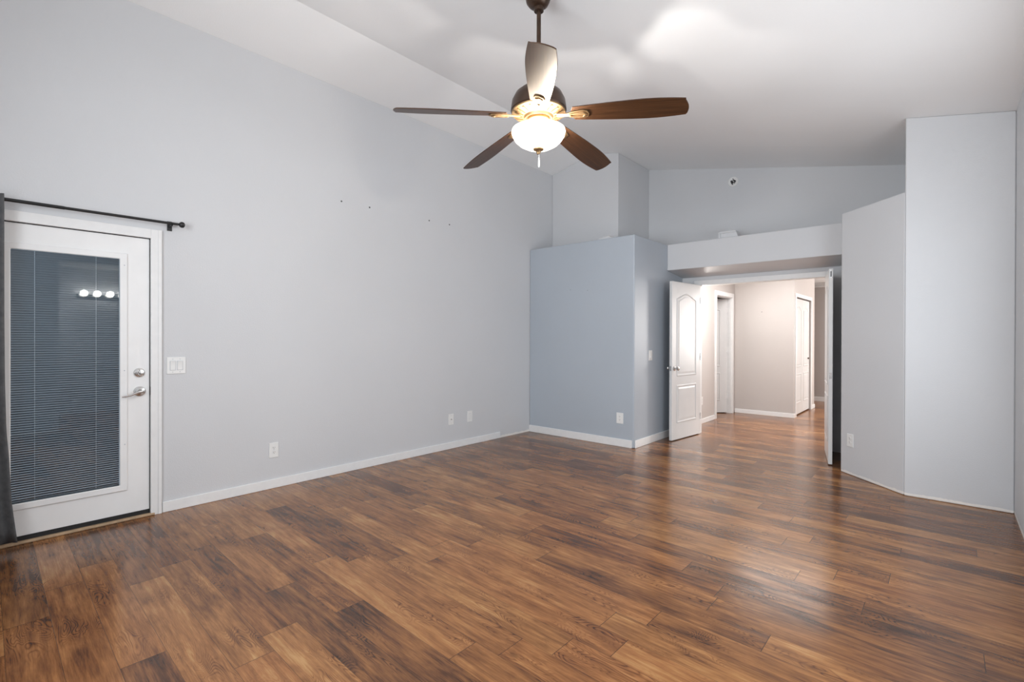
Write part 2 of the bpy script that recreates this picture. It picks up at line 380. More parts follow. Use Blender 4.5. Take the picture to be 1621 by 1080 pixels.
struct(obj('ceiling_hall', MB().box(-5.0, 2.6, VW + .11, 11.87, HZ, HZ + .1), M['ceil']), 'white hallway ceiling', 'ceiling')
struct(obj('wall_hall_room', MB().box(-4.1, -4.0, VW + .11, 9.1, 0, HZ).box(-5.1, -5.0, 9.1, 11.87, 0, HZ).box(-2.1, -1.98, 10.5, 10.62, 0, HZ), M['beige']), 'beige walls of the rooms off the hallway', 'wall')

# baseboards
def baseboard(name, mb, label): return struct(obj(name, mb, M['trim'], bevel=0.004), label, 'baseboard')
BH, BT = 0.078, 0.013
baseboard('baseboard_left', MB().box(UL, UL + BT, 0.992, 4.643, 0, BH), 'white baseboard along the long left wall')
baseboard('baseboard_partition', MB().box(UL + .002, UB - .02, VF - BT, VF, 0, 0.092), 'white baseboard on the front of the blue partition')
baseboard('baseboard_side', MB().box(UB, UB + BT, VF + .02, VW - .02, 0, 0.092), 'white baseboard on the side of the blue partition')
baseboard('baseboard_hall_left', MB().box(HL, HL + BT, VW + .13, 8.01, 0, 0.072), 'white baseboard on the left hallway wall')
baseboard('baseboard_hall_back', MB().box(HL + .01, -1.865, 9.0 - BT, 9.0, 0, 0.07), 'white baseboard on the hallway back wall')
baseboard('baseboard_hall_closet', MB().box(-1.87, -1.87 + BT, 8.99, 9.06, 0, 0.07).box(-1.87, -1.87 + BT, 10.38, 10.632, 0, 0.07), 'short white baseboard pieces beside the hallway closet')
baseboard('baseboard_hall_far', MB().box(-5, 0.95, 11.77 - BT, 11.77, 0, 0.09), 'white baseboard at the far end of the hallway')

# ------------------------------------------------------------------ trims (casings, sill, crown)
def casing(mb, y0, y1, ztop, wd, face, th, axis='x', depth=0.0):
    """U-shaped casing on a wall plane; y0,y1 opening edges along the wall"""
    a, b = face, face + th
    for s0, s1, z0, z1 in ((y0 - wd, y0, 0, ztop + wd), (y1, y1 + wd, 0, ztop + wd), (y0, y1, ztop, ztop + wd)):
        if axis == 'x': mb.box(min(a, b), max(a, b), s0, s1, z0, z1)
        else: mb.box(s0, s1, min(a, b), max(a, b), z0, z1)
    return mb
c1 = casing(MB(), 0.022, 0.921, 2.012, 0.066, UL, 0.016)
c1.box(UL - .10, UL, 0.0, 0.022, 0, 2.03).box(UL - .10, UL, 0.921, 0.945, 0, 2.03).box(UL - .10, UL, 0.022, 0.921, 2.012, 2.03)
c1.box(UL + .016, UL + .021, 0.965, 0.987, 0, 2.078)
struct(obj('trim_1', c1, M['trim'], bevel=0.003), 'white casing around the patio door', 'trim')
struct(obj('trim_2', MB().box(UL - .10, UL + .022, 0.0, 0.945, 0, 0.018), M['sill'], bevel=0.006), 'bare wood sill strip under the patio door', 'trim')
c2 = casing(MB(), bx0 + .014, bx1 - .014, bz - .012, 0.062, VW, -0.016, 'y')
c2.box(bx0, bx0 + .016, VW, VW + .11, 0, bz).box(bx1 - .016, bx1, VW, VW + .11, 0, bz).box(bx0, bx1, VW, VW + .11, bz - .014, bz)
struct(obj('trim_3', c2, M['trim'], bevel=0.003), 'white casing around the double doors', 'trim')
c3 = casing(MB(), 8.085, 8.843, 1.993, 0.07, HL, 0.016)
c3.box(HL - .11, HL, 8.083, 8.097, 0, 1.995).box(HL - .11, HL, 8.831, 8.845, 0, 1.995).box(HL - .11, HL, 8.097, 8.831, 1.981, 1.995)
struct(obj('trim_4', c3, M['trim'], bevel=0.003), 'white casing of the doorway in the left hallway wall', 'trim')
c4 = casing(MB(), 9.135, 10.295, 1.98, 0.06, -1.87, 0.014)
struct(obj('trim_5', c4, M['trim'], bevel=0.003), 'white casing around the hallway closet', 'trim')
struct(obj('trim_6', MB().box(-5, 0.95, 11.70, 11.77, 2.39, HZ).box(-5, 0.95, 11.735, 11.77, 2.345, 2.39), M['trim'], bevel=0.008), 'white crown moulding at the far end of the hallway', 'trim')

# ------------------------------------------------------------------ patio door
d1 = empty('door_1', (UL - .02, 0.47, 0)); struct(d1, 'white patio door with full glass and enclosed slate blinds', 'door')
dx0, dx1 = UL - .052, UL - .008
ga0, ga1, gz0, gz1 = 0.200, 0.752, 0.246, 1.850
sl = MB().ring([(0.026, 0.046), (0.917, 0.046), (0.917, 2.007), (0.026, 2.007)], [(ga0, gz0), (ga1, gz0), (ga1, gz1), (ga0, gz1)], 'x', dx0, dx1)
obj('door_slab', sl, M['door_patio'], d1, bevel=0.002)
fr = MB().ring([(0.166, 0.212), (0.788, 0.212), (0.788, 1.884), (0.166, 1.884)], [(0.209, 0.254), (0.745, 0.254), (0.745, 1.843), (0.209, 1.843)], 'x', dx1 - .004, dx1 + .012)
gf = obj('glass_frame', fr, M['door_patio'], d1, bevel=0.006, seg=3)
for y, z in ((0.770, 1.80), (0.770, 1.06), (0.772, 0.54)):
    obj('screw_plug', MB().lathe([(0.004, 0), (0.0035, 0.0015), (0, 0.002)], (dx1 + .0118, y, z), 'x', 12), M['plastic_grey'], gf)
obj('glass_pane', MB().box(dx1 - .012, dx1 - .008, 0.2, 0.752, 0.246, 1.85), M['glass'], d1)
bl = MB(); zz = 0.266; pitch = 0.0151
while zz < 1.838:
    a = math.radians(50); hw = 0.0082
    c_, s_ = math.cos(a) * hw, math.sin(a) * hw; xc = dx1 - .026; th = 0.0005
    P = [(xc - c_, zz - s_), (xc, zz + 0.0012), (xc + c_, zz + s_), (xc + c_, zz + s_ + th * 2), (xc, zz + .0012 + th * 2), (xc - c_, zz - s_ + th * 2)]
    v = [[bl.bm.verts.new((p[0], y, p[1])) for p in P] for y in (0.207, 0.746)]
    for i in range(6): bl.bm.faces.new((v[0][i], v[0][(i + 1) % 6], v[1][(i + 1) % 6], v[1][i]))
    bl.bm.faces.new(v[0][::-1]); bl.bm.faces.new(v[1]); zz += pitch
bl.box(dx1 - .034, dx1 - .018, 0.207, 0.746, 0.249, 0.258)
bs = obj('blind', bl, M['slat'], d1)
for y in (0.318, 0.620):
    cdm = MB(); cdm.box(dx1 - .0155, dx1 - .0145, y - .0006, y + .0006, 0.25, 1.845)
    z = 0.262
    while z < 1.84: cdm.box(dx1 - .0165, dx1 - .0140, y - .0016, y + .0016, z, z + 0.0075); z += pitch
    obj('ladder_cord', cdm, M['cord'], bs)
obj('door_sweep', MB().box(dx0 + .004, dx1 + .004, 0.026, 0.919, 0.016, 0.046), M['rubber'], d1, bevel=0.002)
obj('weatherstrip', MB().box(dx1 - .02, dx1 + .002, 0.9165, 0.9215, 0.046, 2.007).box(dx1 - .02, dx1 + .002, 0.026, 0.9215, 2.0065, 2.0125), M['rubber'], d1)
db = obj('deadbolt', MB().lathe([(0.0335, 0), (0.0335, 0.004), (0.030, 0.010), (0.020, 0.013), (0, 0.013)], (dx1, 0.856, 1.040), 'x', 36), M['nickel'], d1, smooth=True)
obj('thumb_turn', MB().tube([(dx1 + .012, 0.856, 1.058), (dx1 + .024, 0.856, 1.052), (dx1 + .026, 0.856, 1.040), (dx1 + .024, 0.856, 1.028), (dx1 + .012, 0.856, 1.022)], 0.0052, 10), M['nickel'], db, smooth=True)
lv = obj('lever_handle', MB().lathe([(0.036, 0), (0.036, 0.004), (0.032, 0.011), (0.016, 0.015), (0.011, 0.022), (0.011, 0.042), (0, 0.044)], (dx1, 0.858, 0.905), 'x', 36)
    .tube([(dx1 + .037, 0.866, 0.908), (dx1 + .040, 0.850, 0.906), (dx1 + .042, 0.825, 0.895), (dx1 + .042, 0.800, 0.884), (dx1 + .040, 0.775, 0.879), (dx1 + .038, 0.752, 0.876)], [0.011, 0.010, 0.008, 0.0065, 0.006, 0.005], 12), M['nickel'], d1, smooth=True)
obj('strike_plate', MB().box(dx1 + .002, dx1 + .010, 0.9195, 0.9225, 0.875, 0.935), M['bronze'], d1)

# ------------------------------------------------------------------ curtain and rod
RY = UL + .069
rod = empty('curtain_rod', (RY, 0.2, 2.128)); tag(rod, 'thin black curtain rod with a round end knob above the patio door', 'curtain rod')
obj('rod', MB().tube([(RY, -0.75, 2.126), (RY, 0.2, 2.127), (RY, 1.07, 2.131)], 0.0095, 12), M['black'], rod, smooth=True)
obj('rod', MB().tube([(RY, -0.75, 2.126), (RY, 0.45, 2.128)], 0.0110, 12), M['black'], rod, smooth=True)
obj('end_knob', MB().lathe([(0.0075, 0), (0.010, 0.004), (0.008, 0.010), (0.012, 0.014), (0.0195, 0.021), (0.0225, 0.031), (0.0190, 0.043), (0.008, 0.050), (0, 0.051)], (RY, 1.068, 2.131), 'y', 20), M['black'], rod, smooth=True)
obj('bracket', MB().box(UL, UL + .006, 1.022, 1.052, 2.085, 2.155).tube([(UL + .004, 1.037, 2.115), (RY, 1.037, 2.119)], 0.006, 8).tube([(RY - .012, 1.037, 2.133), (RY - .008, 1.037, 2.120), (RY, 1.037, 2.116), (RY + .010, 1.037, 2.121), (RY + .013, 1.037, 2.134)], 0.0055, 8), M['black'], rod, smooth=True)
cu = MB(); N, K = 90, 26
def edge(z):   # right-hand edge of the panel flares towards its hem
    pts = [(0.06, 0.232), (0.10, 0.227), (0.294, 0.208), (0.572, 0.196), (0.738, 0.185), (1.043, 0.179), (1.42, 0.177), (2.15, 0.177)]
    for (za, ya), (zb, yb) in zip(pts, pts[1:]):
        if z <= zb: return ya + (yb - ya) * max(0, z - za) / (zb - za)
    return pts[-1][1]
g = []
for j in range(K + 1):
    z = 0.055 + (2.150 - 0.055) * j / K; e = edge(z); rw = []
    for i in range(N + 1):
        f = i / N; amp = 0.024 * (0.75 + 0.25 * (1 - z / 2.15)); y = e - (1 - f) * (e + 0.62)
        ph = (1 - f) * 2 * math.pi * 8.5 + 0.25 * math.sin(3 * z + 7 * f)
        x = RY + 0.047 + amp * math.cos(ph) * (1 if z < 2.1 else 0.9)
        if z > 2.10: x = RY + 0.047 + (x - RY - 0.047) * 0.85
        rw.append(cu.bm.verts.new((x, y, z)))
    g.append(rw)
for j in range(K):
    for i in range(N): cu.bm.faces.new((g[j][i], g[j][i + 1], g[j + 1][i + 1], g[j + 1][i]))
co = obj('curtain', cu, M['curtain'], smooth=True)
md = co.modifiers.new('thick', 'SOLIDIFY'); md.thickness = 0.003
tag(co, 'charcoal grey cloth curtain panel hanging at the left edge of the patio door', 'curtain')

# ------------------------------------------------------------------ double doors
def arch(x0, x1, z0, zs, zp, n=8):
    """panel outline with a pointed cathedral top"""
    p = [(x0, z0), (x1, z0), (x1, zs)]
    xm = (x0 + x1) / 2
    for i in range(1, 2 * n):
        f = i / (2 * n); x = x1 + (x0 - x1) * f; d = abs(f - 0.5) * 2
        p.append((x, zs + (zp - zs) * (0.5 + 0.5 * math.cos(math.pi * d)) ** 0.8))
    return p + [(x0, zs)]
def inset(poly, d):
    cx = sum(p[0] for p in poly) / len(poly); n = len(poly); out = []
    A = sum(poly[i][0] * poly[(i + 1) % n][1] - poly[(i + 1) % n][0] * poly[i][1] for i in range(n)); sg = 1 if A > 0 else -1
    for i in range(n):
        p0, p1, p2 = Vector(poly[i - 1]), Vector(poly[i]), Vector(poly[(i + 1) % n])
        e1, e2 = (p1 - p0).normalized(), (p2 - p1).normalized()
        n1, n2 = Vector((-e1.y, e1.x)) * sg, Vector((-e2.y, e2.x)) * sg
        b = (n1 + n2); b = b / max(0.3, b.length_squared) * 2
        q = p1 + b * d; out.append((q.x, q.y))
    return out
def panel_mesh(poly, y, sgn):
    """moulded panel: a bead ring, a valley and a raised field, standing on the slab face at y"""
    mb = MB()
    steps = [(0.0, 0.0), (0.006, 0.007), (0.014, 0.0075), (0.021, 0.0015), (0.034, 0.0015), (0.052, 0.0055)]
    rings = [[mb.bm.verts.new((p[0], y + sgn * h, p[1])) for p in (inset(poly, d) if d else poly)] for d, h in steps]
    n = len(poly)
    for A, B in zip(rings, rings[1:]):
        for i in range(n): mb.bm.faces.new((A[i], A[(i + 1) % n], B[(i + 1) % n], B[i]))
    mb.bm.faces.new(rings[-1]); mb.bm.faces.new(rings[0][::-1])
    return mb
def knob(mb, x, z, y, sgn):
    k = Matrix.Identity(4)
    mb.lathe([(0.030, 0), (0.030, sgn * .005), (0.022, sgn * .009), (0.011, sgn * .012), (0.011, sgn * .030), (0.021, sgn * .036), (0.027, sgn * .046), (0.026, sgn * .056), (0.017, sgn * .062), (0, sgn * .063)], (x, y, z), 'y', 28)
    return mb
def leaf(name, hinge, rz, L, H, label, has_knob=True):
    d = empty(name, (hinge[0], hinge[1], 0), rz); struct(d, label, 'door'); t = 0.0175
    obj('leaf', MB().box(0, L, -t, t, 0.010, H), M['door'], d, True, bevel=0.002)
    for sgn in (-1, 1):
        y = sgn * t
        obj('upper_panel', panel_mesh(arch(0.118, L - 0.118, 0.810, 1.805, 1.872), y, sgn), M['door'], d, True)
        obj('lower_panel', panel_mesh([(0.118, 0.218), (L - 0.118, 0.218), (L - 0.118, 0.700), (0.118, 0.700)], y, sgn), M['door'], d, True)
        if has_knob: obj('knob', knob(MB(), L - 0.062, 0.915, y, sgn), M['nickel'], d, True, smooth=True)
    obj('latch_plate', MB().box(L - .0005, L + .002, -0.011, 0.011, 0.885, 0.945), M['nickel'], d, True)
    for z in (0.25, 1.05, 1.80):
        obj('hinge', MB().lathe([(0.006, -0.045), (0.006, 0.045)], (-0.002, t + .004, z), 'z', 10), M['nickel'], d, True)
    return d
dl = leaf('door_2', (-2.522, 6.655), math.radians(-96.0), 0.738, 2.012, 'left white two-panel door leaf, open against the blue wall')
dr = leaf('door_3', (-1.045, 6.640), math.radians(-78.4), 0.742, 2.012, 'right white two-panel door leaf, open and seen nearly edge-on', False)
obj('flush_bolt', MB().lathe([(0.006, 0)] * 1 + [(0.006, 0.002)], (0.7415, 0, 1.955), 'x', 12).box(0.741, 0.7435, -0.009, 0.009, 1.915, 1.995), M['nickel'], dr, True)
fbs = obj('bolt_slot', MB().box(0.7435, 0.7442, -0.0045, 0.0045, 1.93, 1.985), M['dark'], dr, True)

# hallway door, ajar into the room on the left: hinged at the far jamb
d4 = empty('door_4', (HL - .075, 8.826, 0), math.radians(221)); struct(d4, 'white door standing open inside the doorway of the left hallway wall', 'door')
obj('leaf', MB().box(0.004, 0.73, -.0175, .0175, 0.012, 1.975), M['door'], d4, True, bevel=0.002)
for sgn in (-1, 1):
    obj('upper_panel', panel_mesh(arch(0.118, 0.612, 0.810, 1.79, 1.855), sgn * .0175, sgn), M['door'], d4, True)
    obj('lower_panel', panel_mesh([(0.118, 0.218), (0.612, 0.218), (0.612, 0.70), (0.118, 0.70)], sgn * .0175, sgn), M['door'], d4, True)
for z in (0.3, 1.1, 1.78):
    obj('hinge', MB().lathe([(0.007, -0.045), (0.007, 0.045)], (0.0, .020, z), 'z', 10).box(-.012, .02, 0.016, 0.019, z - .045, z + .045), M['trim'], d4, True)
# closet bifold
d5 = empty('door_5', (-1.90, 9.72, 0)); struct(d5, 'white folding closet door down the hallway', 'door')
for y0, y1 in ((9.150, 9.715), (9.720, 10.285)):
    lf = obj('leaf', MB().box(-1.925, -1.892, y0, y1, 0.02, 1.965), M['door'], d5, bevel=0.002)
    rot = Matrix(((0, 1, 0, -1.892 ), (1, 0, 0, 0), (0, 0, 1, 0), (0, 0, 0, 1)))
    for nm, pl in (('upper_panel', arch(y0 + .09, y1 - .09, 0.81, 1.78, 1.845)), ('lower_panel', [(y0 + .09, .2), (y1 - .09, .2), (y1 - .09, .70), (y0 + .09, .70)])):
        pm = panel_mesh(pl, 0, 1)
        for v in pm.bm.verts: v.co = rot @ v.co
        obj(nm, pm, M['door'], lf)
obj('knob', MB().lathe([(0.008, 0), (0.008, 0.012), (0.016, 0.018), (0.016, 0.026), (0, 0.03)], (-1.892, 10.12, 0.94), 'x', 18), M['bronze'], d5, smooth=True)

# ------------------------------------------------------------------ wall plates
def frame_mat(pt, normal):
    """local: x along the wall (to the right seen from the room), y up the wall, z out of the wall"""
    n = Vector(normal); up = Vector((0, 0, 1)); r = up.cross(n)
    m = Matrix((r, up, n)).transposed().to_4x4(); m.translation = Vector(pt); return m
def plate(name, pt, normal, kind, label, cat, w=0.075, h=0.122):
    m = frame_mat(pt, normal)
    e = empty(name, pt); tag(e, label, cat)
    p = MB().box(-w / 2, w / 2, -h / 2, h / 2, 0, 0.006, m)
    obj('cover_plate', p, M['plastic'], e, bevel=0.0025, seg=3)
    if kind == 'outlet':
        for s in (-1, 1):
            o = MB()
            prof = [(0.0165 * math.cos(a), 0.0135 * math.sin(a) * 1.0 + s * 0.0195) for a in [2 * math.pi * i / 20 for i in range(20)]]
            prof = [(max(-.0150, min(.0150, x)), y) for x, y in prof]
            o.prism(prof, 'z', 0.005, 0.0085, m); oo = obj('socket', o, M['plastic'], e)
            sl_ = MB()
            for sx, hh in ((-.0062, .0085), (.0062, .007)): sl_.box(sx - .0013, sx + .0013, s * .0195 + .002 - hh / 2 + .002, s * .0195 + .002 + hh / 2 + .002, 0.0084, 0.0088, m)
            sl_.lathe([(0.0026, 0), (0.0026, 0.0004)], (0, s * .0195 - .0075, 0.0084), 'z', 10, m)
            obj('slot', sl_, M['dark'], oo)
        obj('screw', MB().lathe([(0.003, 0), (0.002, 0.001), (0, 0.0012)], (0, 0, 0.006), 'z', 10, m), M['plastic_grey'], e)
    elif kind == 'rocker2':
        for sx in (-.023, .023):
            rk = MB().prism([(-.033, 0.005), (.033, 0.005), (.033, 0.0125), (0, 0.0075), (-.033, 0.0085)], 'x', sx - .0165, sx + .0165, m)
            obj('rocker', rk, M['plastic'], e, bevel=0.001)
            obj('rocker_shade_line', MB().ring([(sx - .0195, -.0360), (sx + .0195, -.0360), (sx + .0195, .0360), (sx - .0195, .0360)], [(sx - .0168, -.0333), (sx + .0168, -.0333), (sx + .0168, .0333), (sx - .0168, .0333)], 'z', 0.0056, 0.0064, m), M['plastic_grey'], e)  # grey ring drawn in place of the shadow edge around the rocker
            for sy in (-.048, .048): obj('screw', MB().lathe([(0.003, 0), (0.002, 0.001), (0, 0.0012)], (sx, sy, 0.006), 'z', 10, m), M['plastic_grey'], e)
    elif kind == 'rocker1':
        rk = MB().prism([(-.033, 0.005), (.033, 0.005), (.033, 0.0085), (0, 0.0075), (-.033, 0.0125)], 'x', -.0165, .0165, m)
        obj('rocker', rk, M['plastic'], e, bevel=0.001)
    elif kind == 'coax':
        obj('jack', MB().lathe([(0.0065, 0), (0.0065, 0.002), (0.0048, 0.002), (0.0048, 0.010), (0.003, 0.010), (0.003, 0.006), (0, 0.006)], (0, 0, 0.006), 'z', 14, m), M['nickel'], e, smooth=True)
        for sy in (-.043, .043): obj('screw', MB().lathe([(0.003, 0), (0.002, 0.001), (0, 0.0012)], (0, sy, 0.006), 'z', 10, m), M['plastic_grey'], e)
    elif kind == 'decora':
        obj('insert', MB().box(-.0165, .0165, -.033, .033, 0.005, 0.0075, m), M['plastic'], e, bevel=0.001)
        obj('insert_edge', MB().ring([(-.0185, -.035), (.0185, -.035), (.0185, .035), (-.0185, .035)], [(-.0168, -.0333), (.0168, -.0333), (.0168, .0333), (-.0168, .0333)], 'z', 0.0058, 0.0064, m), M['plastic_grey'], e)
    return e
X_ = (1, 0, 0)
plate('light_switch', (UL, 1.081, 1.083), X_, 'rocker2', 'white double rocker switch plate on the grey wall beside the patio door', 'light switch', w=0.121, h=0.124)
plate('wall_outlet', (UL, 1.794, 0.326), X_, 'outlet', 'white duplex outlet low on the long grey wall, nearest the patio door', 'outlet', w=0.077, h=0.127)
plate('cable_jack', (UL, 3.807, 0.342), X_, 'coax', 'white plate with one round cable jack, left of a pair low on the grey wall', 'wall plate', w=0.079, h=0.125)
plate('wall_outlet', (UL, 4.107, 0.343), X_, 'decora', 'white plate with a rectangular insert, right of a pair low on the long grey wall', 'outlet', w=0.084, h=0.130)
plate('wall_outlet', (-2.929, VF, 0.338), (0, -1, 0), 'outlet', 'white duplex outlet low on the front of the blue partition', 'outlet', w=0.090, h=0.128)
plate('light_switch', (UB, 5.662, 1.083), X_, 'rocker1', 'white single rocker switch plate on the dark side of the blue partition', 'light switch', w=0.09, h=0.124)
nrm = Vector((-1, -1, 0)).normalized()
plate('wall_outlet', tuple(Vector((-0.7776, 5.709, 0.33)) + Vector((1, -1, 0)).normalized() * 0.125), tuple(nrm), 'outlet', 'white duplex outlet low on the angled grey wall right of the doors', 'outlet', w=0.078, h=0.122)
plate('wall_outlet', (HL, 7.47, 0.345), X_, 'outlet', 'white outlet on the beige hallway wall, half hidden by the left door leaf', 'outlet')

# bare wiring left where a detector was taken off the back wall
pt = (-2.084, VW, 3.322); m = frame_mat(pt, (0, -1, 0))
e = empty('detector_mount', pt); tag(e, 'round white detector mount with dark open wiring high on the back wall', 'detector mount')
obj('mounting_ring', MB().lathe([(0.040, 0), (0.062, 0), (0.064, 0.004), (0.060, 0.009), (0.044, 0.009), (0.040, 0.006), (0.040, 0.0)], (0, 0, 0), 'z', 36, m), M['plastic'], e, smooth=True)
obj('wiring_hole', MB().lathe([(0.0405, 0.001), (0.0405, 0.003), (0, 0.003)], (0, 0, 0), 'z', 24, m), M['plastic'], e)
k = MB()
for x, y, r in ((-.018, .006, .016), (.004, .012, .015), (.020, .002, .014), (-.012, -.010, .017), (.012, -.012, .015), (-.010, -.036, .010), (-.002, .036, .006)): k.lathe([(r, 0.003), (r * .8, 0.007), (0, 0.008)], (x, y, 0), 'z', 12, m)
obj('wire_connector', k, M['dark'], e)
mm = [m @ Vector(p) for p in ((-.015, .02, .006), (-.005, .008, .018), (.008, .004, .020), (.014, -.012, .012), (.004, -.03, .006))]
obj('wire', MB().tube(mm, 0.003, 8), M['plastic'], e, smooth=True)

# screws / anchors left in the walls
def screw(pt, normal, label, group):
    m = frame_mat(pt, normal)
    o = obj('wall_anchor', MB().lathe([(0.0085, -0.001), (0.0080, 0.002), (0.0055, 0.003), (0.0030, 0.0016), (0, 0.0016)], (0, 0, 0), 'z', 14, m), M['anchor'], smooth=True)
    tag(o, label, 'wall anchor', group)
M['anchor'] = solid('grey_anchor', (0.10, 0.10, 0.10), 0.5, var=0.2)
for y, z, lb in ((2.422, 2.596, 'dark wall anchor, first from the left of four high on the grey wall'), (2.726, 2.598, 'dark wall anchor, second from the left of four high on the grey wall'),
                 (3.481, 2.602, 'dark wall anchor, third from the left of four high on the grey wall'), (3.779, 2.608, 'dark wall anchor, last on the right of four high on the grey wall')):
    screw((UL, y, z), X_, lb, 'anchors high on the long grey wall')
M['filler'] = solid('filled_hole', (0.22, 0.26, 0.31), 0.6, var=0.1)
for x, z, lb in ((-3.652, 1.917, 'small filled nail hole on the blue partition, the left one'), (-3.392, 1.893, 'small filled nail hole on the blue partition, the right one')):
    m = frame_mat((x, VF, z), (0, -1, 0)); o = obj('nail_hole', MB().lathe([(0.006, -0.001), (0.005, 0.001), (0, 0.0015)], (0, 0, 0), 'z', 12, m), M['filler'], smooth=True); tag(o, lb, 'nail hole', 'nail holes on the blue partition')
m = frame_mat((-2.353, 9.0, 1.741), (0, -1, 0)); o = obj('nail', MB().lathe([(0.007, -0.001), (0.006, 0.003), (0, 0.004)], (0, 0, 0), 'z', 12, m), M['anchor'], smooth=True); tag(o, 'small dark nail in the beige hallway back wall', 'nail')

# things lying on the ledges
sh = empty('ledge_plate', (-3.14, VF + .06, LEDGE)); tag(sh, 'thin grey open-ended plate lying on top of the blue partition', 'plate')
obj('plate_top', MB().prism([(-3.245, LEDGE + .016), (-3.245, LEDGE + .024), (-3.112, LEDGE + .036), (-3.050, LEDGE + .002), (-3.062, LEDGE), (-3.115, LEDGE + .026)], 'y', VF + .018, VF + .13), M['pale'], sh, bevel=0.002)
obj('plate_base', MB().prism([(-3.24, LEDGE), (-3.24, LEDGE + .016), (-3.115, LEDGE + .026), (-3.066, LEDGE)], 'y', VF + .024, VF + .12), M['pale'], sh)
lb = empty('ledge_light', (-1.99, VH + .09, LEDGE)); tag(lb, 'small pale plastic fixture lying on the ledge above the double doors', 'fixture')
obj('housing', MB().prism([(-2.105, LEDGE), (-2.112, 2.585), (-2.085, 2.604), (-1.925, 2.604), (-1.905, 2.585), (-1.880, LEDGE)], 'y', VH + .04, VH + .16), M['pale'], lb, bevel=0.008, seg=3)
obj('lip', MB().box(-2.112, -1.905, VH + .028, VH + .04, 2.575, 2.592), M['pale'], lb, bevel=0.003)
obj('end_tab', MB().box(-2.108, -2.085, VH + .026, VH + .04, LEDGE, 2.575), M['pale'], lb, bevel=0.003)

# ------------------------------------------------------------------ ceiling fan
FX, FY = -1.918, 2.403
yw = math.radians(41.62); RT_ = Vector((math.cos(yw), math.sin(yw), 0)); FW_ = Vector((-math.sin(yw), math.cos(yw), 0))
cz = ceil_z(FX)
fan = empty('ceiling_fan', (FX, FY, 2.40)); tag(fan, 'five-blade dark walnut ceiling fan with a lit frosted bowl, hanging from the vaulted ceiling', 'ceiling fan')
F0 = (FX, FY, 0)
# canopy follows the ceiling slope
cn = MB(); nrm_c = Vector((0.2061, 0, 1)).normalized(); q = Vector((0, 0, 1)).rotation_difference(nrm_c).to_matrix().to_4x4(); q.translation = Vector((FX, FY, cz))
cn.lathe([(0.080, 0.0), (0.080, -0.02), (0.077, -0.05), (0.066, -0.078), (0.046, -0.096), (0.022, -0.104), (0, -0.104)], (0, 0, 0), 'z', 40, q)
obj('canopy', cn, M['bronze'], fan, smooth=True)
obj('downrod', MB().lathe([(0.0135, 2.84), (0.0135, cz - .09)], F0, 'z', 20).lathe([(0.026, 2.855), (0.024, 2.90), (0.0135, 2.915)], F0, 'z', 20).lathe([(0.030, cz - .125), (0.030, cz - .10)], F0, 'z', 20), M['bronze'], fan, smooth=True)
obj('motor_housing', MB().lathe([(0.03, 2.862), (0.060, 2.858), (0.110, 2.845), (0.146, 2.815), (0.166, 2.775), (0.172, 2.735), (0.174, 2.715), (0.168, 2.708), (0.0, 2.708)], F0, 'z', 48), M['bronze'], fan, smooth=True)
pl = MB().lathe([(0.0, 2.709), (0.168, 2.709), (0.166, 2.700), (0.140, 2.690), (0.092, 2.678), (0.085, 2.664), (0.0, 2.664)], F0, 'z', 48)
for i in range(20):   # cooling ribs around the underside
    a = 2 * math.pi * i / 20; mt = Matrix.Translation((FX, FY, 0)) @ Matrix.Rotation(a, 4, 'Z')
    pl.prism([(0.100, 2.684), (0.150, 2.697), (0.150, 2.689), (0.100, 2.674)], 'y', -.006, .006, mt)
obj('motor_plate', pl, M['brass'], fan, smooth=True)
obj('light_fitter', MB().lathe([(0.0, 2.666), (0.070, 2.666), (0.075, 2.650), (0.062, 2.632), (0.040, 2.624), (0.022, 2.612), (0.016, 2.598), (0.016, 2.50), (0.0, 2.50)], F0, 'z', 40), M['brass'], fan, smooth=True)
# frosted bowl: open-topped shell with real thickness, rim below the fitter
prof_o = [(0.166, 2.594), (0.1685, 2.582), (0.163, 2.560), (0.148, 2.535), (0.122, 2.511), (0.090, 2.493), (0.055, 2.482), (0.02, 2.478)]
prof_i = [(max(r - .005, .0), z + (.004 if r < .15 else 0)) for r, z in prof_o][::-1]
bw = MB(); rings = []
for r, z in prof_o + prof_i: rings.append([bw.bm.verts.new((FX + r * math.cos(2 * math.pi * i / 48), FY + r * math.sin(2 * math.pi * i / 48), z)) for i in range(48)])
rings.append(rings[0])
for A, B in zip(rings, rings[1:]):
    for i in range(48): bw.bm.faces.new((A[i], A[(i + 1) % 48], B[(i + 1) % 48], B[i]))
obj('glass_bowl', bw, M['bowl'], fan, smooth=True)
fn = obj('finial', MB().lathe([(0.0, 2.492), (0.020, 2.490), (0.034, 2.478), (0.032, 2.471), (0.020, 2.466), (0.013, 2.457), (0.010, 2.446), (0, 2.443)], F0, 'z', 28), M['brass'], fan, smooth=True)
obj('pull_chain', MB().tube([(FX + .004, FY, 2.452), (FX + .005, FY, 2.425), (FX + .004, FY, 2.415)], 0.0016, 8).lathe([(0.0, 2.425), (0.0045, 2.422), (0.0058, 2.40), (0.0065, 2.372), (0.004, 2.362), (0, 2.360)], (FX + .004, FY, 0), 'z', 12), M['crystal'], fan, smooth=True)
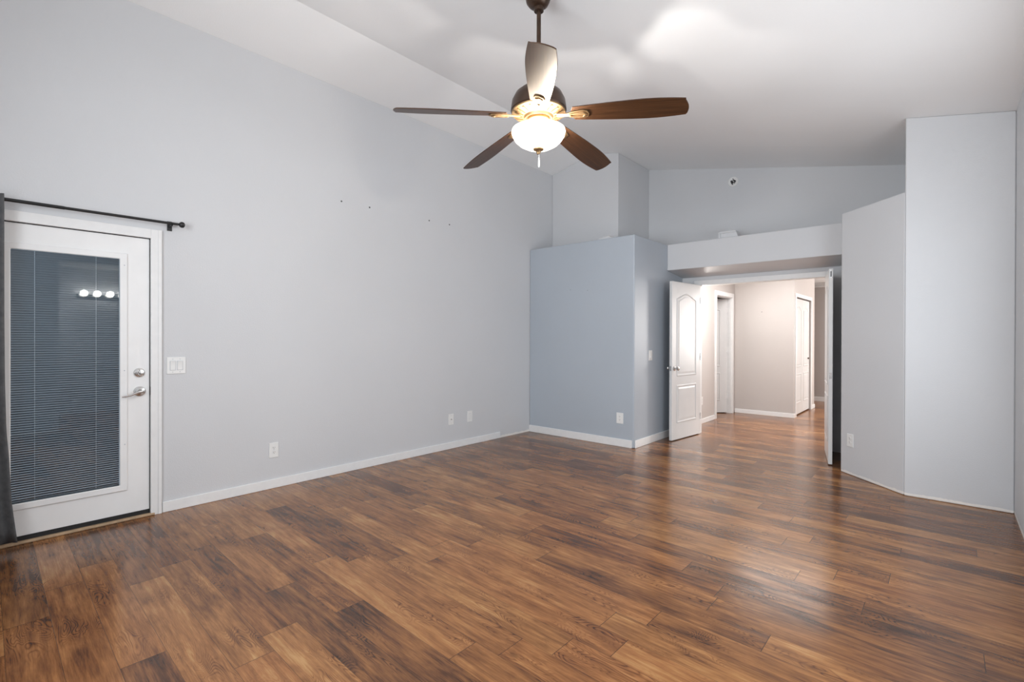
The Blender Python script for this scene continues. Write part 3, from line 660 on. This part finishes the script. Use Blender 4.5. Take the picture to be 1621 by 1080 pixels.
def blade_mesh():
    mb = MB(); L0, L1 = 0.225, 0.872; n = 22; W = []
    for i in range(n + 1):
        f = i / n; x = L0 + (L1 - L0) * f
        w = 0.056 + 0.027 * math.sin(math.pi * min(1, f * 1.25) * 0.5) ** 1.0 - 0.017 * max(0, (f - 0.62) / 0.38) ** 2
        W.append((x, w))
    up = [(x, w) for x, w in W]; dn = [(x, -w) for x, w in W]
    # tip: gently curved and slanted, with eased corners
    tip = []
    wt = W[-1][1]
    for i in range(1, 10):
        f = i / 10; y = wt * (1 - 2 * f); tip.append((L1 + 0.016 * math.sin(math.pi * f) + 0.010 * (0.5 - f), y))
    poly = up + tip + dn[::-1]
    root = [(L0 - 0.012, -0.030), (L0 - 0.018, 0.0), (L0 - 0.012, 0.030)]
    mb.prism(poly + root, 'z', -0.003, 0.003)
    return mb
irn = None
for k_, phi in enumerate((2, 74, 146, 218, 290)):
    a = math.radians(phi); d = (-FW_ * math.cos(a) - RT_ * math.sin(a)).normalized()
    droop = math.radians(5.2)
    dirv = (d * math.cos(droop) - Vector((0, 0, 1)) * math.sin(droop)).normalized()
    side = Vector((0, 0, 1)).cross(d).normalized(); nv = dirv.cross(side).normalized()
    pitch_ = math.radians(15)
    # clockwise edge up
    s2 = side * math.cos(pitch_) - nv * math.sin(pitch_); n2 = dirv.cross(s2).normalized()
    rotm = Matrix((dirv, s2, n2)).transposed()
    bmb = blade_mesh()
    b = obj('blade', bmb, M['blade'], fan, True, bevel=0.0015)
    b.matrix_local = Matrix.Translation(Vector((FX, FY, 2.688)) - fan.location) @ rotm.to_4x4()
    ir = MB()
    ir.prism([(0.120, -.016), (0.185, -.013), (0.225, -.026), (0.285, -.034), (0.312, -.026), (0.322, 0), (0.312, .026), (0.285, .034), (0.225, .026), (0.185, .013), (0.120, .016)], 'z', -0.012, -0.0032)
    ir.ring([(0.200, -.014), (0.290, -.024), (0.308, 0), (0.290, .024), (0.200, .014)], [(0.212, -.007), (0.282, -.014), (0.292, 0), (0.282, .014), (0.212, .007)], 'z', -0.018, -0.012)
    o = obj('blade_iron', ir, M['brass'], b, True, bevel=0.002)
# bulbs inside the bowl (the lamp's own light)
for sg in (-1, 1):
    point('fan_bulb', (FX - .845 * .045 * sg, FY + .535 * .045 * sg, 2.532), 17, (1.0, 0.96, 0.91), 0.012)

# ------------------------------------------------------------------ hallway sconce, bathroom vanity
sc = empty('wall_sconce', (HL, 7.18, 1.74)); tag(sc, 'lit glass wall sconce in the hallway, hidden behind the left door leaf', 'wall lamp')
obj('back_plate', MB().box(HL, HL + .015, 7.14, 7.22, 1.62, 1.78), M['nickel'], sc, bevel=0.003)
obj('lamp_shade', MB().lathe([(0.020, 1.58), (0.026, 1.62), (0.028, 1.82), (0.025, 1.83), (0, 1.83)], (HL + .075, 7.18, 0), 'z', 24), M['sconce'], sc, smooth=True)
vn = empty('vanity_light', (2.25, 1.65, 2.02)); tag(vn, 'chrome bathroom light bar with round lit bulbs, seen reflected in the patio door', 'wall lamp')
obj('bar', MB().box(2.215, 2.25, 1.30, 2.00, 1.95, 2.02), M['nickel'], vn, bevel=0.005)
for i in range(4): obj('bulb', MB().lathe([(0.02, -.052), (0.045, -.035), (0.055, 0), (0.045, .035), (0, .055)], (2.16, 1.39 + .173 * i, 2.03), 'z', 20), M['bulb'], vn, smooth=True)
